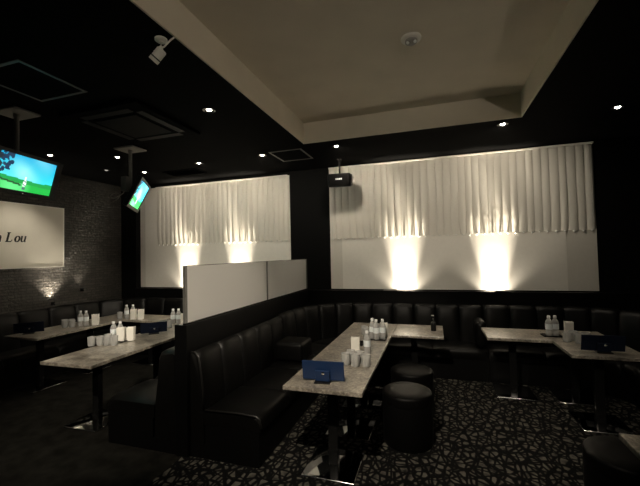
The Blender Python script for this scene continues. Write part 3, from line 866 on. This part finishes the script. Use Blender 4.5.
for k in range(9):
    box(bm, (-.28, -.105 + .026 * k - .008, -.010), (.28, -.105 + .026 * k + .008, -.006), rot=Matrix.Rotation(.5, 3, 'X'))
link('slats', bm, 'black_paint', o)

o = thing('air_conditioner', 'black ceiling cassette air conditioner left of the pale recess', 'air conditioner', (-2.72, 2.70, ZC))
h = .43
B('panel', 'black_paint', o, ((-h, -h, -.03), (h, h, -.0005)), bev=.012, seg=3)
B('intake_grille', 'black_wall', o, ((-.24, -.24, -.040), (.24, .24, -.0305)), bev=.004)
for a, b in (((-.28, -.36), (.28, -.28)), ((-.28, .28), (.28, .36)), ((-.36, -.28), (-.28, .28)), ((.28, -.28), (.36, .28))):
    B('louvre', 'black_louvre', o, ((a[0] + .004, a[1] + .004, -.036), (b[0] - .004, b[1] - .004, -.0305)), bev=.002)

o = thing('smoke_detector', 'small round smoke detector in the middle of the pale ceiling recess', 'smoke detector', (-.11, 2.60, CZ))
bm = bmesh.new(); lathe(bm, [(.072, -.0005), (.072, -.012), (.066, -.018), (.045, -.022)], 32); link('base', bm, 'white_plastic', o, True, 40)
bm = bmesh.new(); lathe(bm, [(.044, -.022), (.042, -.036), (.03, -.044), (0, -.046)], 28, caps=False); link('chamber', bm, 'grey_metal', o, True, 40)
for dx in (-.022, .028):
    bm = bmesh.new(); bmesh.ops.create_icosphere(bm, subdivisions=2, radius=.012, matrix=Matrix.Translation((dx, -.02, -.044))); link('sensor', bm, 'cap', o, True)

# security camera
cx, cy = -1.515, 1.70
o = thing('security_camera', 'white security camera hanging beside the edge of the pale recess', 'security camera', (cx, cy, ZC))
bm = bmesh.new(); lathe(bm, [(.036, -.0005), (.036, -.010), (.026, -.018), (0, -.02)], 28); link('mount_base', bm, 'white_plastic', o, True, 40)
bm = bmesh.new(); tube(bm, [(0, 0, -.02), (.0, 0, -.05), (-.003, .0, -.07)], [.011, .011, .014], 12); link('arm', bm, 'white_plastic', o, True)
dv_ = Vector((-.62, -.10, -.65)).normalized(); q = dv_.to_track_quat('Z', 'Y').to_matrix()
c0 = Vector((.006, .006, -.062))
bm = bmesh.new(); lathe(bm, [(0.0000, 0.0000), (0.0240, 0.0014), (0.0296, 0.0086), (0.0296, 0.0612)], 28, c=c0, rot=q); link('body', bm, 'white_plastic', o, True, 40)
bm = bmesh.new(); lathe(bm, [(0.0288, 0.0613), (0.0288, 0.0691), (0.0000, 0.0691)], 28, c=c0, rot=q); link('band', bm, 'dark_plastic', o, True, 40)
bm = bmesh.new(); lathe(bm, [(0.0304, 0.0693), (0.0304, 0.0900), (0.0264, 0.0900), (0.0256, 0.0778), (0.0000, 0.0778)], 28, c=c0, rot=q); link('front_hood', bm, 'white_plastic', o, True, 40)
bm = bmesh.new(); e = Vector((CX0 - cx + .004, .01, .0)); tube(bm, [tuple(c0 + dv_ * .02 + Vector((-.03, -.02, 0))), (.03, -.01, -.06), (e.x - .02, 0, -.02), (e.x - .006, .01, -.004)], .005, 8); link('cable', bm, 'white_plastic', o, True)

# speaker hung beside the pillar
sx, sy = -1.20, 4.70
o = thing('hanging_speaker', 'black speaker hung on a bracket at the left end of the right curtain', 'speaker', (sx, sy, ZC))
Rz = Matrix.Rotation(.10, 4, 'Z') @ Matrix.Rotation(radians(8), 4, 'X')
mt = Matrix.Translation((0, 0, -.30)) @ Rz
bm = bmesh.new(); box(bm, (-.155, -.085, -.09), (.155, .085, .09), .02, 3); bm.transform(mt); link('cabinet', bm, 'black_gloss', o, True, 40)
bm = bmesh.new(); box(bm, (-.135, -.094, -.075), (.125, -.0852, .075), .004); bm.transform(mt); link('front_grille', bm, 'black_gloss', o)
bm = bmesh.new()
for k in range(4): box(bm, (-.035 + .023 * k - .009, -.0965, .004), (-.035 + .023 * k + .009, -.0945, .026), .001)
bm.transform(mt); link('badge', bm, 'cap', o)
bm = bmesh.new(); lathe(bm, [(.075, 0), (.078, .01), (.06, .02), (0, .02)], 24, c=(.157, 0, 0), rot=Matrix.Rotation(pi / 2, 3, 'Y')); bm.transform(mt); link('side_cap', bm, 'black_metal', o, True, 40)
bm = bmesh.new(); tube(bm, [(.176, -.03, .05), (.19, -.04, .03), (.18, -.045, -.03), (.165, -.05, -.065)], .008, 8); bm.transform(mt); link('side_handle', bm, 'grey_metal', o, True)
bm = bmesh.new(); box(bm, (-.03, -.03, -.01), (.03, .03, -.0005)); box(bm, (-.012, -.012, -.21), (.012, .012, -.01)); link('bracket', bm, 'black_metal', o)

# lamp boxes lying on the ledge
for x, w, lb in ((-.61, .19, 'grey lamp gear box on the ledge left of the left bright spot'), (.80, .16, 'grey lamp gear box on the ledge beside the right bright spot')):
    o = thing('gear_box', lb, 'box', (x + .02, 5.012, .9755), 0, 'gear boxes on the black ledge')
    B('casing', 'grey_metal', o, ((-w / 2, -.02, 0), (w / 2, .012, .022)), bev=.003)
    B('end_cap', 'dark_plastic', o, ((-w / 2 - .006, -.018, .001), (-w / 2 - .0005, .010, .021)))

# ------------------------------------------------------------------ remaining lights, some of them added out of view
uplight(-5.31, 3.75, .845, (-.10, .05, 1), 40, 'uplight behind the sofa back under the corner of the white sign', 95)
uplight(-5.31, 4.20, 1.0, (-.10, 0, 1), 5, 'faint uplight on the brick wall right of the white sign', 80)
for i, (x, y, dd, p, a) in enumerate([(-.55, .35, (0, .95, -1), 190, 56), (.95, .3, (-2.77, 2.25, -1.42), 300, 27), (-2.9, .3, (0, 1.0, -1), 130, 52), (1.45, .2, (0, 1.0, -1), 36, 46)]):  # unseen downlights; those aimed at the glass and right-hand table are added fill
    z = CZ if CX0 < x < CX1 else ZC
    downlight(x, y, ['downlight in the pale recess behind the viewpoint', 'added fill downlight right of the pale recess, aimed at the frosted glass', 'downlight over the near end of the left long table', 'added fill downlight facing the right-hand table'][i], True, dd, p, a, z)
o = thing('fill_lamp', 'added fill lamp behind the viewpoint throwing light up into the pale recess', 'lamp', (2.0, YF + .002, 1.95))  # unseen lamp, added to brighten the ceiling recess
B('wall_plate', 'black_metal', o, ((-.06, .0, -.06), (.06, .015, .06)), bev=.004)
bm = bmesh.new(); lathe(bm, [(.05, -.08), (.06, -.06), (.07, .06), (.062, .06), (.05, -.05), (0, -.05)], 28, c=(0, .10, 0)); link('shade', bm, 'black_metal', o, True, 40)
bm = bmesh.new(); lathe(bm, [(.048, -.049), (.03, -.02), (0, -.012)], 20, c=(0, .10, 0), caps=False); link('bulb', bm, 'lamp_glow', o, True)
spot('fill_lamp_beam', (0, .11, .03), (-.48, 1, .29), 480, 44, .8, (1, .88, .70), .05, o)

w = bpy.data.worlds.new('world'); S.world = w; w.use_nodes = True
w.node_tree.nodes['Background'].inputs[0].default_value = (0, 0, 0, 1); w.node_tree.nodes['Background'].inputs[1].default_value = 0
